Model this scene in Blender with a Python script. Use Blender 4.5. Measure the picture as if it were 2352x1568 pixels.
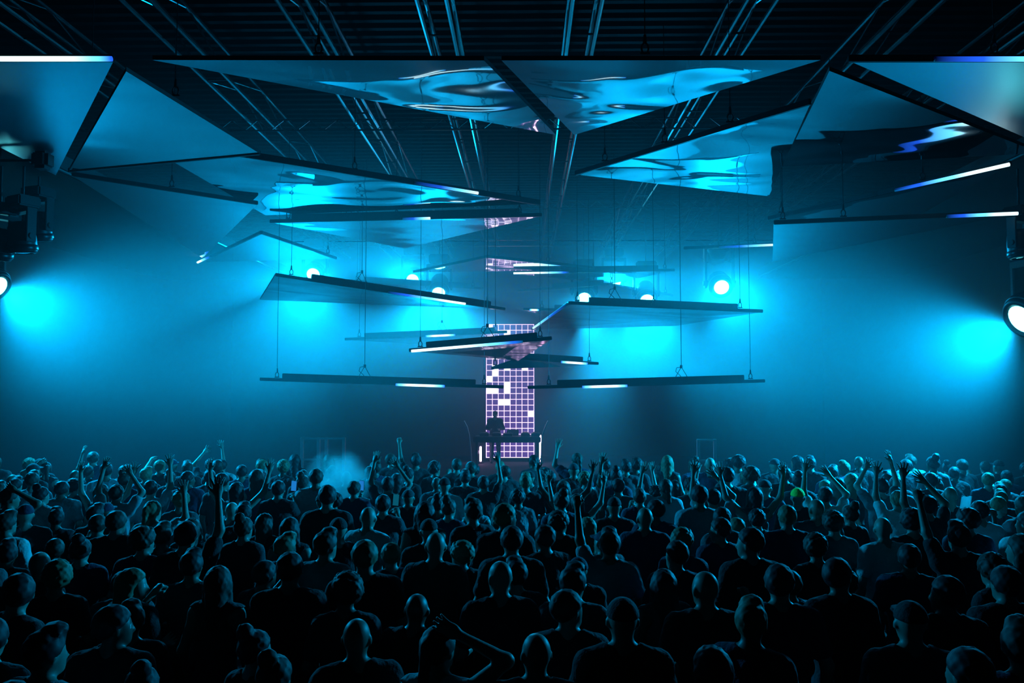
import bpy, bmesh, math, random
import numpy as np
from mathutils import Vector, Matrix, Euler

for o in list(bpy.data.objects):
    bpy.data.objects.remove(o, do_unlink=True)
SC = bpy.context.scene
COL = SC.collection
rnd = random.Random(11)

# ------------------------------------------------------------------ camera
FPX = 1829.0            # focal length in pixels of the 2352 x 1568 frame
Z0 = 3.0                # the photographer stands on a low gallery above the crowd
PITCH = math.atan(101 / FPX)
YAW = math.atan(31 / FPX)
camd = bpy.data.cameras.new('camera')
camd.sensor_width = 36.0
camd.lens = 36.0 * FPX / 2352.0
camd.clip_end = 200
cam = bpy.data.objects.new('camera', camd)
COL.objects.link(cam)
cam.location = (0, 0, Z0)
cam.rotation_euler = (math.pi / 2 + PITCH, 0, YAW)
SC.camera = cam
CAMR = cam.rotation_euler.to_matrix()

# ------------------------------------------------------------------ haze (world volume), no sky
HAZE_NEAR, HAZE_FAR = 0.0003, 0.062    # dense by the stage, thinned near the camera to keep the foreground dark
world = bpy.data.worlds.new('hall_air')
SC.world = world
world.use_nodes = True
nt = world.node_tree
nt.nodes.clear()
wo = nt.nodes.new('ShaderNodeOutputWorld')
bgn = nt.nodes.new('ShaderNodeBackground')
bgn.inputs['Color'].default_value = (0, 0, 0, 1)
bgn.inputs['Strength'].default_value = 0
nt.links.new(bgn.outputs[0], wo.inputs['Surface'])
vs = nt.nodes.new('ShaderNodeVolumeScatter')
vs.inputs['Color'].default_value = (0.95, 0.97, 1, 1)
vs.inputs['Anisotropy'].default_value = 0.5
geo = nt.nodes.new('ShaderNodeNewGeometry')
sep = nt.nodes.new('ShaderNodeSeparateXYZ')
nt.links.new(geo.outputs['Position'], sep.inputs[0])
mrg = nt.nodes.new('ShaderNodeMapRange')
mrg.interpolation_type = 'SMOOTHSTEP'
mrg.inputs['From Min'].default_value = 6.0
mrg.inputs['From Max'].default_value = 26.0
mrg.inputs['To Min'].default_value = HAZE_NEAR
mrg.inputs['To Max'].default_value = HAZE_FAR
nt.links.new(sep.outputs['Y'], mrg.inputs['Value'])
# density curve thinned towards floor and roof so the haze there stays darker
rmp = nt.nodes.new('ShaderNodeFloatCurve')
zmr = nt.nodes.new('ShaderNodeMapRange')
zmr.inputs['From Min'].default_value = 0.0
zmr.inputs['From Max'].default_value = 9.0
nt.links.new(sep.outputs['Z'], zmr.inputs['Value'])
cv = rmp.mapping.curves[0]
cv.points[0].location = (0.0, 0.25)
cv.points[1].location = (1.0, 0.12)
cv.points.new(0.20, 0.35)
cv.points.new(0.42, 0.90)
cv.points.new(0.68, 1.0)
cv.points.new(0.83, 0.35)
rmp.mapping.update()
nt.links.new(zmr.outputs[0], rmp.inputs['Value'])
mul = nt.nodes.new('ShaderNodeMath')
mul.operation = 'MULTIPLY'
nt.links.new(mrg.outputs[0], mul.inputs[0])
nt.links.new(rmp.outputs[0], mul.inputs[1])
nt.links.new(mul.outputs[0], vs.inputs['Density'])
nt.links.new(vs.outputs[0], wo.inputs['Volume'])
world.cycles.volume_step_size = 6.0

SC.view_settings.view_transform = 'Standard'
SC.view_settings.look = 'None'
SC.view_settings.gamma = 1
SC.view_settings.use_curve_mapping = False
SC.view_settings.exposure = 0.0
SC.cycles.max_bounces = 4
SC.cycles.diffuse_bounces = 1
SC.cycles.glossy_bounces = 2
SC.cycles.transmission_bounces = 1
SC.cycles.volume_bounces = 0
SC.cycles.sample_clamp_indirect = 3.0
SC.cycles.use_light_tree = True
SC.cycles.caustics_reflective = False
SC.cycles.caustics_refractive = False
SC.cycles.volume_max_steps = 6
SC.cycles.use_adaptive_sampling = True
SC.cycles.adaptive_threshold = 0.03

CYAN = (0.001, 0.46, 1.0)
POWER = 0.47

# ------------------------------------------------------------------ pixel helpers
def ray(px, py):
    return CAMR @ Vector(((px - 1176) / FPX, (784 - py) / FPX, -1.0))

def PZ(px, py, z):
    """point at height z seen at that pixel"""
    r = ray(px, py)
    t = (z - Z0) / r.z
    return Vector((0, 0, Z0)) + r * t

def PD(px, py, d):
    """point at depth d along the hall seen at that pixel"""
    r = ray(px, py)
    return Vector((0, 0, Z0)) + r * (d / r.y)

def to_px(p):
    c = CAMR.inverted() @ (Vector(p) - Vector((0, 0, Z0)))
    return (1176 + FPX * c.x / -c.z, 784 - FPX * c.y / -c.z)

# ------------------------------------------------------------------ materials
MATS = {}
def mat(name, color=(0.5, 0.5, 0.5), rough=0.5, metal=0.0, emit=None, strength=0.0, noise=0.0, nscale=8.0, bump=0.0, bscale=20.0, sheen=0.0):
    if name in MATS:
        return MATS[name]
    m = bpy.data.materials.new(name)
    m.use_nodes = True
    t = m.node_tree
    b = t.nodes['Principled BSDF']
    b.inputs['Base Color'].default_value = (*color, 1)
    b.inputs['Roughness'].default_value = rough
    b.inputs['Metallic'].default_value = metal
    if sheen:
        b.inputs['Sheen Weight'].default_value = sheen
    tc = t.nodes.new('ShaderNodeTexCoord')
    if noise > 0:
        n = t.nodes.new('ShaderNodeTexNoise')
        n.inputs['Scale'].default_value = nscale
        n.inputs['Detail'].default_value = 4
        t.links.new(tc.outputs['Object'], n.inputs['Vector'])
        r = t.nodes.new('ShaderNodeMixRGB')
        r.blend_type = 'MULTIPLY'
        r.inputs['Color1'].default_value = (*color, 1)
        mr = t.nodes.new('ShaderNodeMapRange')
        mr.inputs['To Min'].default_value = 1 - noise
        mr.inputs['To Max'].default_value = 1 + noise
        t.links.new(n.outputs['Fac'], mr.inputs['Value'])
        t.links.new(mr.outputs[0], r.inputs['Color2'])
        r.inputs['Fac'].default_value = 1
        t.links.new(r.outputs[0], b.inputs['Base Color'])
    if bump > 0:
        n2 = t.nodes.new('ShaderNodeTexNoise')
        n2.inputs['Scale'].default_value = bscale
        n2.inputs['Detail'].default_value = 3
        t.links.new(tc.outputs['Object'], n2.inputs['Vector'])
        bp = t.nodes.new('ShaderNodeBump')
        bp.inputs['Strength'].default_value = bump
        bp.inputs['Distance'].default_value = 0.05
        t.links.new(n2.outputs['Fac'], bp.inputs['Height'])
        t.links.new(bp.outputs[0], b.inputs['Normal'])
    if emit:
        b.inputs['Emission Color'].default_value = (*emit, 1)
        b.inputs['Emission Strength'].default_value = strength
    MATS[name] = m
    return m

def nosample(m):
    m.cycles.emission_sampling = 'NONE'
    return m

M_BLACK = mat('black_metal', (0.012, 0.012, 0.014), 0.45, 0.3, noise=0.3)
M_EDGE = mat('black_aluminium', (0.02, 0.021, 0.024), 0.35, 0.6, noise=0.2)
M_STEEL = mat('truss_aluminium', (0.16, 0.165, 0.17), 0.28, 1.0, noise=0.2, nscale=3)
M_WIRE = mat('steel_wire', (0.03, 0.03, 0.035), 0.4, 0.8, noise=0.1)
M_CEIL = mat('corrugated_deck', (0.005, 0.0055, 0.007), 0.7, 0.0, noise=0.35, nscale=0.8)
M_CEIL.node_tree.nodes['Principled BSDF'].inputs['Specular IOR Level'].default_value = 0.12
M_WALL = mat('black_painted_wall', (0.02, 0.02, 0.022), 0.85, noise=0.35, nscale=1.2)
M_FLOOR = mat('dark_concrete', (0.035, 0.035, 0.036), 0.55, noise=0.3, nscale=1.5, bump=0.1)
M_STAGE = mat('stage_carpet', (0.012, 0.012, 0.013), 0.9, noise=0.3, nscale=6)
M_BOARD = mat('panel_backing', (0.015, 0.015, 0.017), 0.6, noise=0.2)
M_GLASSL = nosample(mat('lamp_lens', (0.8, 0.9, 1), 0.2, emit=(0.13, 0.90, 1.0), strength=11))
M_LENSOFF = mat('dark_lens', (0.01, 0.012, 0.016), 0.08)

def mirror_mat(name, amp, scale, tint=(0.80, 0.86, 0.90), rough=0.035):
    """stretched mirror film: real reflection with slow ripples and a few creases"""
    m = bpy.data.materials.new(name)
    m.use_nodes = True
    t = m.node_tree
    b = t.nodes['Principled BSDF']
    b.inputs['Metallic'].default_value = 1
    b.inputs['Base Color'].default_value = (*tint, 1)
    b.inputs['Roughness'].default_value = rough
    tc = t.nodes.new('ShaderNodeTexCoord')
    mp = t.nodes.new('ShaderNodeMapping')
    mp.inputs['Scale'].default_value = (0.7, 1.0, 1.0)
    t.links.new(tc.outputs['Object'], mp.inputs['Vector'])
    n = t.nodes.new('ShaderNodeTexNoise')
    n.inputs['Scale'].default_value = scale
    n.inputs['Detail'].default_value = 1.2
    n.inputs['Distortion'].default_value = 0.6
    t.links.new(mp.outputs[0], n.inputs['Vector'])
    bp = t.nodes.new('ShaderNodeBump')
    bp.inputs['Strength'].default_value = 1.0
    bp.inputs['Distance'].default_value = amp
    t.links.new(n.outputs['Fac'], bp.inputs['Height'])
    t.links.new(bp.outputs[0], b.inputs['Normal'])
    return m
M_MIRROR = mirror_mat('mirror_film', 0.06, 0.75, (0.48, 0.52, 0.55))
M_SATIN = mirror_mat('mirror_film_satin', 0.02, 0.6, (0.7, 0.75, 0.8), 0.3)
M_MIRRORF = mirror_mat('mirror_film_flat', 0.03, 0.6, (0.66, 0.71, 0.74))
M_MIRRORC = mirror_mat('mirror_film_dark', 0.04, 0.9, (0.17, 0.20, 0.215), 0.12)  # darker, slightly rougher film tint for the lower panels

def led_mat(name, stops, strength):
    """pixel tube: brightness and hue run along its length (object X from 0 to 1)"""
    m = bpy.data.materials.new(name)
    m.use_nodes = True
    t = m.node_tree
    b = t.nodes['Principled BSDF']
    b.inputs['Base Color'].default_value = (0.05, 0.06, 0.08, 1)
    tc = t.nodes.new('ShaderNodeTexCoord')
    sx = t.nodes.new('ShaderNodeSeparateXYZ')
    t.links.new(tc.outputs['Generated'], sx.inputs[0])
    cr = t.nodes.new('ShaderNodeValToRGB')
    el = cr.color_ramp.elements
    el[0].position = stops[0][0]; el[0].color = (*stops[0][1], 1)
    el[1].position = stops[-1][0]; el[1].color = (*stops[-1][1], 1)
    for p, c in stops[1:-1]:
        e = el.new(p); e.color = (*c, 1)
    t.links.new(sx.outputs['X'], cr.inputs[0])
    t.links.new(cr.outputs[0], b.inputs['Emission Color'])
    b.inputs['Emission Strength'].default_value = strength
    return nosample(m)
LW, LC, LB, L0 = (0.62, 0.95, 1.0), (0.12, 0.62, 1.0), (0.008, 0.06, 0.5), (0.0, 0.0, 0.004)
LED = {
    'mid': led_mat('led_tube_centre', [(0, LB), (0.12, LC), (0.3, LW), (0.7, LW), (0.88, LC), (1, LB)], 2.4),
    'right': led_mat('led_tube_right_end', [(0, L0), (0.25, LB), (0.55, LC), (0.75, LW), (1, LW)], 2.4),
    'left': led_mat('led_tube_left_end', [(0, LW), (0.45, LW), (0.7, LC), (0.9, LB), (1, L0)], 2.4),
    'faint': led_mat('led_tube_faint', [(0, L0), (0.4, LB), (0.7, LC), (1, LW)], 1.5),
}

# ------------------------------------------------------------------ object helpers
def tag(o, label, cat, group=None, kind=None):
    if label: o['label'] = label
    if cat: o['category'] = cat
    if group: o['group'] = group
    if kind: o['kind'] = kind
    return o

def empty(name, loc, label, cat, group=None, rot=(0, 0, 0)):
    o = bpy.data.objects.new(name, None)
    o.empty_display_size = 0.2
    COL.objects.link(o)
    o.location = loc
    o.rotation_euler = rot
    return tag(o, label, cat, group)

def link(name, me, m=None, parent=None, loc=None):
    """link a mesh; with a parent the mesh is taken to be in the parent's local space"""
    o = bpy.data.objects.new(name, me)
    COL.objects.link(o)
    if m is not None and not me.materials:
        me.materials.append(m)
    if parent is not None:
        o.parent = parent
    if loc is not None:
        o.location = loc
    return o

def mesh(name, verts, faces, smooth=False):
    me = bpy.data.meshes.new(name)
    me.from_pydata([tuple(v) for v in verts], [], [tuple(f) for f in faces])
    me.update()
    if smooth:
        me.polygons.foreach_set('use_smooth', [True] * len(me.polygons))
    return me

def fin(bm, name, smooth=False, bevel=0.0):
    if bevel:
        bmesh.ops.bevel(bm, geom=list(bm.edges), offset=bevel, segments=2, affect='EDGES', clamp_overlap=True)
    bmesh.ops.recalc_face_normals(bm, faces=list(bm.faces))
    me = bpy.data.meshes.new(name)
    bm.to_mesh(me)
    bm.free()
    if smooth:
        me.polygons.foreach_set('use_smooth', [True] * len(me.polygons))
    return me

def bm_box(bm, c, s, rot=None):
    M = Matrix.Translation(c)
    if rot is not None:
        M = M @ rot.to_4x4()
    M = M @ Matrix.Diagonal((s[0], s[1], s[2], 1))
    bmesh.ops.create_cube(bm, size=1, matrix=M)

def bm_tube(bm, a, b, r, seg=8, r2=None):
    a, b = Vector(a), Vector(b)
    d = b - a
    q = d.to_track_quat('Z', 'Y').to_matrix().to_4x4()
    bmesh.ops.create_cone(bm, cap_ends=True, segments=seg, radius1=r, radius2=r if r2 is None else r2, depth=d.length,
                          matrix=Matrix.Translation((a + b) / 2) @ q)

def box_me(name, c, s, bevel=0.0, rot=None):
    bm = bmesh.new()
    bm_box(bm, Vector(c), s, rot)
    return fin(bm, name, bevel=bevel)

def tube_me(name, a, b, r, seg=8):
    bm = bmesh.new()
    bm_tube(bm, a, b, r, seg)
    return fin(bm, name)

def path_me(name, pts, r, seg=6):
    bm = bmesh.new()
    for a, b in zip(pts[:-1], pts[1:]):
        bm_tube(bm, a, b, r, seg)
    return fin(bm, name)

def lathe_me(name, prof, seg=20, axis='Z'):
    vs, fs = [], []
    for (r, z) in prof:
        for k in range(seg):
            a = 2 * math.pi * k / seg
            vs.append((r * math.cos(a), r * math.sin(a), z))
    n = len(prof)
    for i in range(n - 1):
        for k in range(seg):
            k2 = (k + 1) % seg
            fs.append((i * seg + k, i * seg + k2, (i + 1) * seg + k2, (i + 1) * seg + k))
    fs.append(tuple(range(seg))[::-1])
    fs.append(tuple((n - 1) * seg + k for k in range(seg)))
    return mesh(name, vs, fs, True)

# ================================================================== THE HALL
HW = 11.5           # half width
CEIL = Z0 + 5.65
BACK = 31.0
def struct(name, me, m, label=None):
    o = link(name, me, m)
    o['kind'] = 'structure'
    if label: o['label'] = label
    return o
struct('floor', box_me('floor', (0, 14.5, -0.1), (2 * HW + 0.4, 33.4, 0.2)), M_FLOOR, 'dark concrete dance floor under the crowd')
struct('wall_back', box_me('wall_back', (0, BACK + 0.1, CEIL / 2), (2 * HW + 0.4, 0.2, CEIL)), M_WALL, 'black back wall behind the light screen')
struct('wall_left', box_me('wall_left', (-HW - 0.1, 14.5, CEIL / 2), (0.2, 33, CEIL)), M_WALL, 'black side wall left of the crowd')
struct('wall_right', box_me('wall_right', (HW + 0.1, 14.5, CEIL / 2), (0.2, 33, CEIL)), M_WALL, 'black side wall right of the crowd')
# corrugated steel deck, ridges across the hall
vs_, fs_ = [], []
y = -2.0
prof = [(0.0, 0.0), (0.10, 0.0), (0.14, 0.05), (0.24, 0.05), (0.28, 0.0)]
while y < BACK:
    for dy, dz in prof[:4]:
        vs_ += [(-HW, y + dy, CEIL + dz), (HW, y + dy, CEIL + dz)]
    y += 0.28
for i in range(len(vs_) // 2 - 1):
    fs_.append((2 * i, 2 * i + 1, 2 * i + 3, 2 * i + 2))
struct('ceiling', mesh('ceiling', vs_, fs_), M_CEIL, 'dark corrugated steel deck ceiling')

# ------------------------------------------------------------------ roof trusses along the hall
def truss(name, x, w, y0, y1, zb, h, label, group=None, m=M_STEEL, pitch=1.6, r=0.035):
    e = empty(name, (x, y0, zb), label, 'truss', group)
    L = y1 - y0
    ch = tube_me('chord', (0, 0, 0), (0, L, 0), r, 8)
    for sx in (-1, 1):
        for zz in (0, h):
            link('chord', ch, m, e, (sx * w / 2, 0, zz))
    n = int(L / pitch)
    dg = [tube_me('brace', (0, 0, 0), (0, pitch, h), r * 0.45, 6), tube_me('brace', (0, 0, h), (0, pitch, 0), r * 0.45, 6)]
    rung = tube_me('cross_tube', (-w / 2, 0, 0), (w / 2, 0, 0), r * 0.45, 6)
    for i in range(n):
        for sx in (-1, 1):
            link('brace', dg[i % 2], m, e, (sx * w / 2, i * pitch, 0))
        link('cross_tube', rung, m, e, (0, i * pitch, 0))
    return e
TG = 'roof trusses running towards the stage'
TN = [(-7.0, 'outermost roof truss on the far left, running towards the stage'),
      (-5.0, 'roof truss above the big left mirror sail, second from the left'),
      (-3.0, 'roof truss left of the ceiling centre with a ladder-like underside'),
      (-1.2, 'roof truss just left of the hall axis, its two rails shining blue'),
      (0.80, 'roof truss just right of the hall axis under the gap between the mirror sails'),
      (3.05, 'roof truss right of the ceiling centre, rails slanting to the screen'),
      (5.2, 'roof truss above the right-hand mirror panels, second from the right'),
      (7.2, 'outermost roof truss on the far right, running towards the stage')]
for x, lab in TN:
    truss('roof_truss', x, 0.38, 3.0, 30.6, Z0 + 4.95, 0.42, lab, TG)
# purlins across the hall
for y, lab in ((9.5, 'thin cross beam under the ceiling nearest the camera'), (14.7, 'thin cross beam under the ceiling above the left mirror sail'),
               (21.4, 'thin cross beam under the ceiling over the middle of the hall'), (27.2, 'thin cross beam under the ceiling near the stage')):
    e = empty('cross_beam', (-HW + 0.2, y, Z0 + 4.9), lab, 'beam', 'cross beams under the deck')
    bm = bmesh.new()
    for zz in (-0.10, 0.10):
        bm_tube(bm, (0, 0, zz), (2 * HW - 0.4, 0, zz), 0.018, 6)
    link('rails', fin(bm, 'rails'), M_STEEL, e)
    bm = bmesh.new()
    k = 0.0
    while k < 2 * HW - 0.9:
        bm_tube(bm, (k, 0, -0.1), (k + 0.25, 0, 0.1), 0.009, 5)
        bm_tube(bm, (k + 0.25, 0, 0.1), (k + 0.5, 0, -0.1), 0.009, 5)
        k += 0.5
    link('lacing', fin(bm, 'lacing'), M_STEEL, e)

# ------------------------------------------------------------------ dropped black side ceilings the lamps hang from
GZ = Z0 + 3.35
for sx, nm in ((-1, 'left'), (1, 'right')):
    o = struct('ceiling_side_' + nm, box_me('ceiling_side', (sx * (7.3 + HW) / 2, 13.5, GZ + 0.15), (HW - 7.3, 23, 0.3), 0.02), M_WALL, 'dropped black side ceiling along the %s of the hall' % nm)
    rail = tube_me('edge_tube', (0, 0, 0), (0, 23, 0), 0.03, 8)
    link('edge_tube', rail, M_EDGE, o, (sx * 7.27, 2.0, GZ + 0.02))

# ------------------------------------------------------------------ moving head lamps
HEAD_ME = lathe_me('head', [(0.06, -0.20), (0.12, -0.19), (0.15, -0.12), (0.165, 0.02), (0.165, 0.17), (0.15, 0.2), (0.125, 0.205), (0.12, 0.19)], 24)
RING_ME = lathe_me('lens_ring', [(0.168, 0.10), (0.176, 0.11), (0.176, 0.16), (0.168, 0.17)], 24)
LENS_ME = lathe_me('lens', [(0.118, 0.180), (0.10, 0.196), (0.05, 0.203), (0.0005, 0.205)], 24)
LENSOFF_ME = LENS_ME.copy()
def yoke_me():
    bm = bmesh.new()
    for s in (-1, 1):
        bm_box(bm, Vector((s * 0.20, 0, 0.14)), (0.035, 0.12, 0.42))
    bm_box(bm, Vector((0, 0, 0.335)), (0.43, 0.13, 0.05))
    for s in (-1, 1):
        bm_tube(bm, (s * 0.15, 0, 0), (s * 0.235, 0, 0), 0.04, 12)
    return fin(bm, 'yoke', bevel=0.006)
YOKE_ME = yoke_me()
def base_me():
    bm = bmesh.new()
    bm_box(bm, Vector((0, 0, 0.45)), (0.34, 0.28, 0.14))
    me = fin(bm, 'base', bevel=0.02)
    return me
BASE_ME = base_me()
LABELLED_LAMPS = []
def moving_head(loc, aim, top, lab, power=0.0, size=2.4, blend=0.6, color=CYAN, lens=1.0, radius=0.10, scale=1.0, group='moving head lamps', up=False):
    loc = Vector(loc)
    d = (Vector(aim) - loc).normalized()
    yaw = math.atan2(d.x, -d.y)
    e = empty('moving_head_lamp', loc, lab, 'lamp', group)
    R = Matrix.Rotation(yaw, 4, 'Z')
    if up:
        R = R @ Matrix.Rotation(math.pi, 4, 'Y')
    S = Matrix.Scale(scale, 4)
    def put(n, me, m, M):
        o = link(n, me, m, e)
        o.matrix_local = M
        return o
    put('yoke', YOKE_ME, M_BLACK, R @ S)
    put('base', BASE_ME, M_BLACK, R @ S)
    q = d.to_track_quat('Z', 'Y').to_matrix().to_4x4()
    h = put('head', HEAD_ME, M_BLACK, q @ S)
    link('lens_ring', RING_ME, M_EDGE, h)
    link('lens', LENS_ME if power > 0 else LENSOFF_ME, M_GLASSL if power > 0 else M_LENSOFF, h)
    if not up:
        link('drop_pipe', tube_me('drop_pipe', (0, 0, 0.5 * scale), (0, 0, top - loc.z), 0.018, 8), M_BLACK, e)
    if power > 0:
        ld = bpy.data.lights.new('lamp_light', 'SPOT')
        ld.energy = power * POWER
        ld.color = color
        ld.spot_size = size
        ld.spot_blend = blend
        ld.shadow_soft_size = radius
        lo = bpy.data.objects.new('lamp_light', ld)
        COL.objects.link(lo)
        lo.parent = e
        lo.location = d * 0.34 * scale
        lo.rotation_euler = d.to_track_quat('-Z', 'Y').to_euler()
    return e

# two big washes at the sides of the hall
moving_head(PD(-38, 640, 15.0), PD(-38, 640, 15.0) + Vector((0.75, -0.14, -0.40)), GZ - 0.002, 'blazing wash lamp at the left photo edge under the dark side ceiling', 12500, size=1.85, blend=1.0, scale=1.9, group='side wash lamps', radius=0.16)
moving_head(PD(2392, 706, 14.0), PD(2392, 706, 14.0) + Vector((-0.75, -0.14, -0.40)), GZ - 0.002, 'blazing wash lamp at the right photo edge, its core burnt out white', 17000, size=1.9, blend=1.0, scale=2.4, group='side wash lamps', radius=0.2)
# the far row behind the hanging panels
for px, py, d, pw, face, lab in (
        (724, 622, 24.0, 14000, 1, 'bright lamp shining over the left end of the tilted grey panel'),
        (950, 635, 25.5, 18000, 1, 'bright lamp above the thin far panel left of the screen'),
        (1009, 656, 24.0, 17000, 0, 'star-like lamp on the lower right half of the tilted grey panel'),
        (1341, 668, 24.0, 10000, 0, 'star-like lamp over the left corner of the wide right panel'),
        (1410, 639, 25.5, 16000, 1, 'small star-like lamp at the peak of the roof-shaped far panel'),
        (1484, 672, 24.0, 13000, 0, 'biggest star-like lamp behind the wide right panel'),
        (1652, 650, 21.0, 8500, 1, 'lamp with a soft oval white glow in open haze right of the panels')):
    p = PD(px, py, d)
    aim = Vector((-p.x * 0.01, -0.90, -0.44)) if face else Vector((-p.x * 0.01, -0.72, -0.69))
    moving_head(p, p + aim, CEIL, lab, pw, size=1.45 if face else 1.72, blend=1.0, group='far lamps behind the panels', radius=0.15, scale=1.8)
# unlit heads at the sides
for px, py, d, aim, lab, sc in (
        (-2, 560, 11.9, (-9, 12.6, 0), 'dark lamp head cut by the left photo edge, pointing down', 1.2),
        (50, 545, 11.9, (-7.4, 12.4, 0), 'dark lamp head hanging lowest beside the left photo edge', 1.2),
        (86, 520, 12.5, (-7.5, 13.5, 0), 'dark lamp head hanging just right of its lower neighbour at left', 1.2),
        (2343, 560, 12.3, (7.8, 12, 0), 'dark lamp head hanging at the right photo edge', 1.1)):
    moving_head(PD(px, py, d), aim, GZ, lab, 0, scale=sc, group='unlit lamp heads at the sides')
p = PD(98, 368, 11.0)
e = empty('dimmer_box', p, 'small rounded dark box fixed under the edge of the left side ceiling', 'box')
link('case', box_me('case', (0, 0, 0), (0.24, 0.24, 0.26), 0.05), M_BLACK, e)
link('bracket', path_me('bracket', [(-0.1, 0, 0), (-7.45 - p.x, 0, 0), (-7.45 - p.x, 0, GZ - p.z)], 0.02), M_EDGE, e)

# ================================================================== THE MIRROR PANELS
SHACKLE = None
def shackle_me():
    bm = bmesh.new()
    for i in range(12):
        a, b = 2 * math.pi * i / 12, 2 * math.pi * (i + 1) / 12
        bm_tube(bm, (0.035 * math.cos(a), 0, 0.06 + 0.055 * math.sin(a)), (0.035 * math.cos(b), 0, 0.06 + 0.055 * math.sin(b)), 0.009, 6)
    bm_tube(bm, (0, 0, 0.11), (0, 0, 0.20), 0.022, 8, 0.014)
    bm_tube(bm, (-0.05, 0, 0.01), (0.05, 0, 0.01), 0.011, 6)
    return fin(bm, 'shackle')
SHACKLE = shackle_me()

def panel(lab, P, edges=((0, 1),), bars=(), leds=(), cables=(), bridles=(), film=M_MIRROR, thick=0.045, group='hanging mirror panels', top=None, edge_h=0.07):
    """P: corner points (near edge first). edges: rails; bars: (edge, t0, t1) stiffening box on top; leds: (edge, t0, t1, kind);
    cables: (edge, t); bridles: the same with a two-leg sling"""
    top = Z0 + 4.9 if top is None else top
    o = sum(P, Vector()) / len(P)
    e = empty('mirror_panel', o, lab, 'panel', group)
    Q = [p - o for p in P]
    n = (Q[1] - Q[0]).cross(Q[2] - Q[0])
    idx = list(range(len(Q)))
    if n.z > 0:
        idx = idx[::-1]
    nn = n.normalized() if n.z > 0 else -n.normalized()     # upward normal
    link('mirror_sheet', mesh('mirror_sheet', [q - nn * 0.004 for q in Q], [tuple(idx)]), film, e)
    k = len(Q)
    vv = Q + [q + nn * thick for q in Q]
    ff = [tuple(idx), tuple(i + k for i in idx[::-1])]
    for i in range(k):
        a, b = idx[i], idx[(i + 1) % k]
        ff.append((b, a, a + k, b + k))
    link('backing_board', mesh('backing_board', vv, ff), M_BOARD, e)
    def frame(a, b):
        x = (b - a).normalized()
        z = (nn - x * nn.dot(x)).normalized()
        yv = z.cross(x)
        return x, yv, z, Matrix((x, yv, z)).transposed()
    for (i, j) in edges:
        a, b = Q[i], Q[j]
        x, yv, z, R = frame(a, b)
        L = (b - a).length
        link('edge_rail', box_me('edge_rail', (a + b) / 2 + z * 0.015, (L, 0.05, edge_h), 0.008, R), M_EDGE, e)
    inner = (sum(Q, Vector()) / k)
    for (i, j, t0, t1) in bars:
        a, b = Q[i], Q[j]
        x, yv, z, R = frame(a, b)
        inw = yv if yv.dot(inner - a) > 0 else -yv
        p, q = a.lerp(b, t0), a.lerp(b, t1)
        link('stiffener', box_me('stiffener', (p + q) / 2 + z * 0.10 + inw * 0.05, ((q - p).length, 0.08, 0.11), 0.008, R), M_EDGE, e)
    for (i, j, t0, t1, kind) in leds:
        a, b = Q[i], Q[j]
        x, yv, z, R = frame(a, b)
        inw = yv if yv.dot(inner - a) > 0 else -yv
        p, q = a.lerp(b, t0) - inw * 0.045 - z * 0.01, a.lerp(b, t1) - inw * 0.045 - z * 0.01
        bm = bmesh.new()
        bm_tube(bm, (0, 0, 0), ((q - p).length, 0, 0), 0.026, 10)
        ob = link('led_tube', fin(bm, 'led_tube', True), LED[kind], e)
        ob.matrix_local = Matrix.Translation(p) @ R.to_4x4()
        ob['label'] = 'glowing pixel tube on the panel edge'
    for (i, j, t) in cables:
        p = Q[i].lerp(Q[j], t) + nn * 0.06
        link('shackle', SHACKLE, M_WIRE, e, p)
        c = link('cable', tube_me('cable', (0, 0, 0.19), (0, 0, top - (o.z + p.z)), 0.0055, 5), M_WIRE, e, p)
    for (i, j, t) in bridles:
        x = (Q[j] - Q[i]).normalized()
        p = Q[i].lerp(Q[j], t) + nn * 0.10
        apex = Vector((0, 0, 0.26))
        bm = bmesh.new()
        bm_tube(bm, -x * 0.15, apex, 0.007, 5)
        bm_tube(bm, x * 0.15, apex, 0.007, 5)
        bm_tube(bm, apex - Vector((0, 0, 0.03)), apex + Vector((0, 0, 0.04)), 0.028, 8)
        lp = [apex, apex + Vector((-0.10, 0, -0.02)), apex + Vector((-0.12, 0, -0.10)), apex + Vector((-0.03, 0, -0.18)), Vector((0.02, 0, 0.0))]
        for u, v in zip(lp[:-1], lp[1:]):
            bm_tube(bm, u, v, 0.007, 5)
        link('sling', fin(bm, 'sling'), M_WIRE, e, p)
        link('cable', tube_me('cable', apex, (0, 0, top - (o.z + p.z)), 0.0075, 5), M_WIRE, e, p)
    return e

U = Z0 + 3.30
def pz(z, *pts): return [PZ(x, y, z) for x, y in pts]
def pd(*pts): return [PD(x, y, d) for x, y, d in pts]
SG = 'large mirror sails under the ceiling'
panel('mirror sail in the top left corner with a glowing tube along its front edge', pz(U, (262, 137), (-400, 137), (128, 402)), ((0, 1),), (), ((1, 0, 0.45, 1.0, 'mid'),), ((0, 2, .3),), group=SG, film=M_SATIN)
panel('kite-like mirror sail with its tip at the upper left, above the long dark rail', pz(U, (290, 163), (597, 352), (158, 393)), ((1, 2),), (), (), ((0, 1, .3),), group=SG, film=M_MIRRORF)
panel('long rippled mirror sail at the top left of centre', pz(U, (350, 137), (1112, 138), (1277, 309)), (), (), (), ((0, 1, .5),), group=SG)
panel('rippled mirror sail at the top right of centre with white curls of light', pz(U, (1152, 138), (1885, 137), (1319, 309)), (), (), (), ((0, 1, .45),), group=SG)
panel('mirror sail in the top right corner with a glowing tube along its front edge', pz(U, (1948, 138), (2790, 137), (2400, 335)), ((0, 1),), (), ((0, 1, 0.23, 0.75, 'right'),), ((0, 1, .4),), group=SG, film=M_SATIN)
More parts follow.
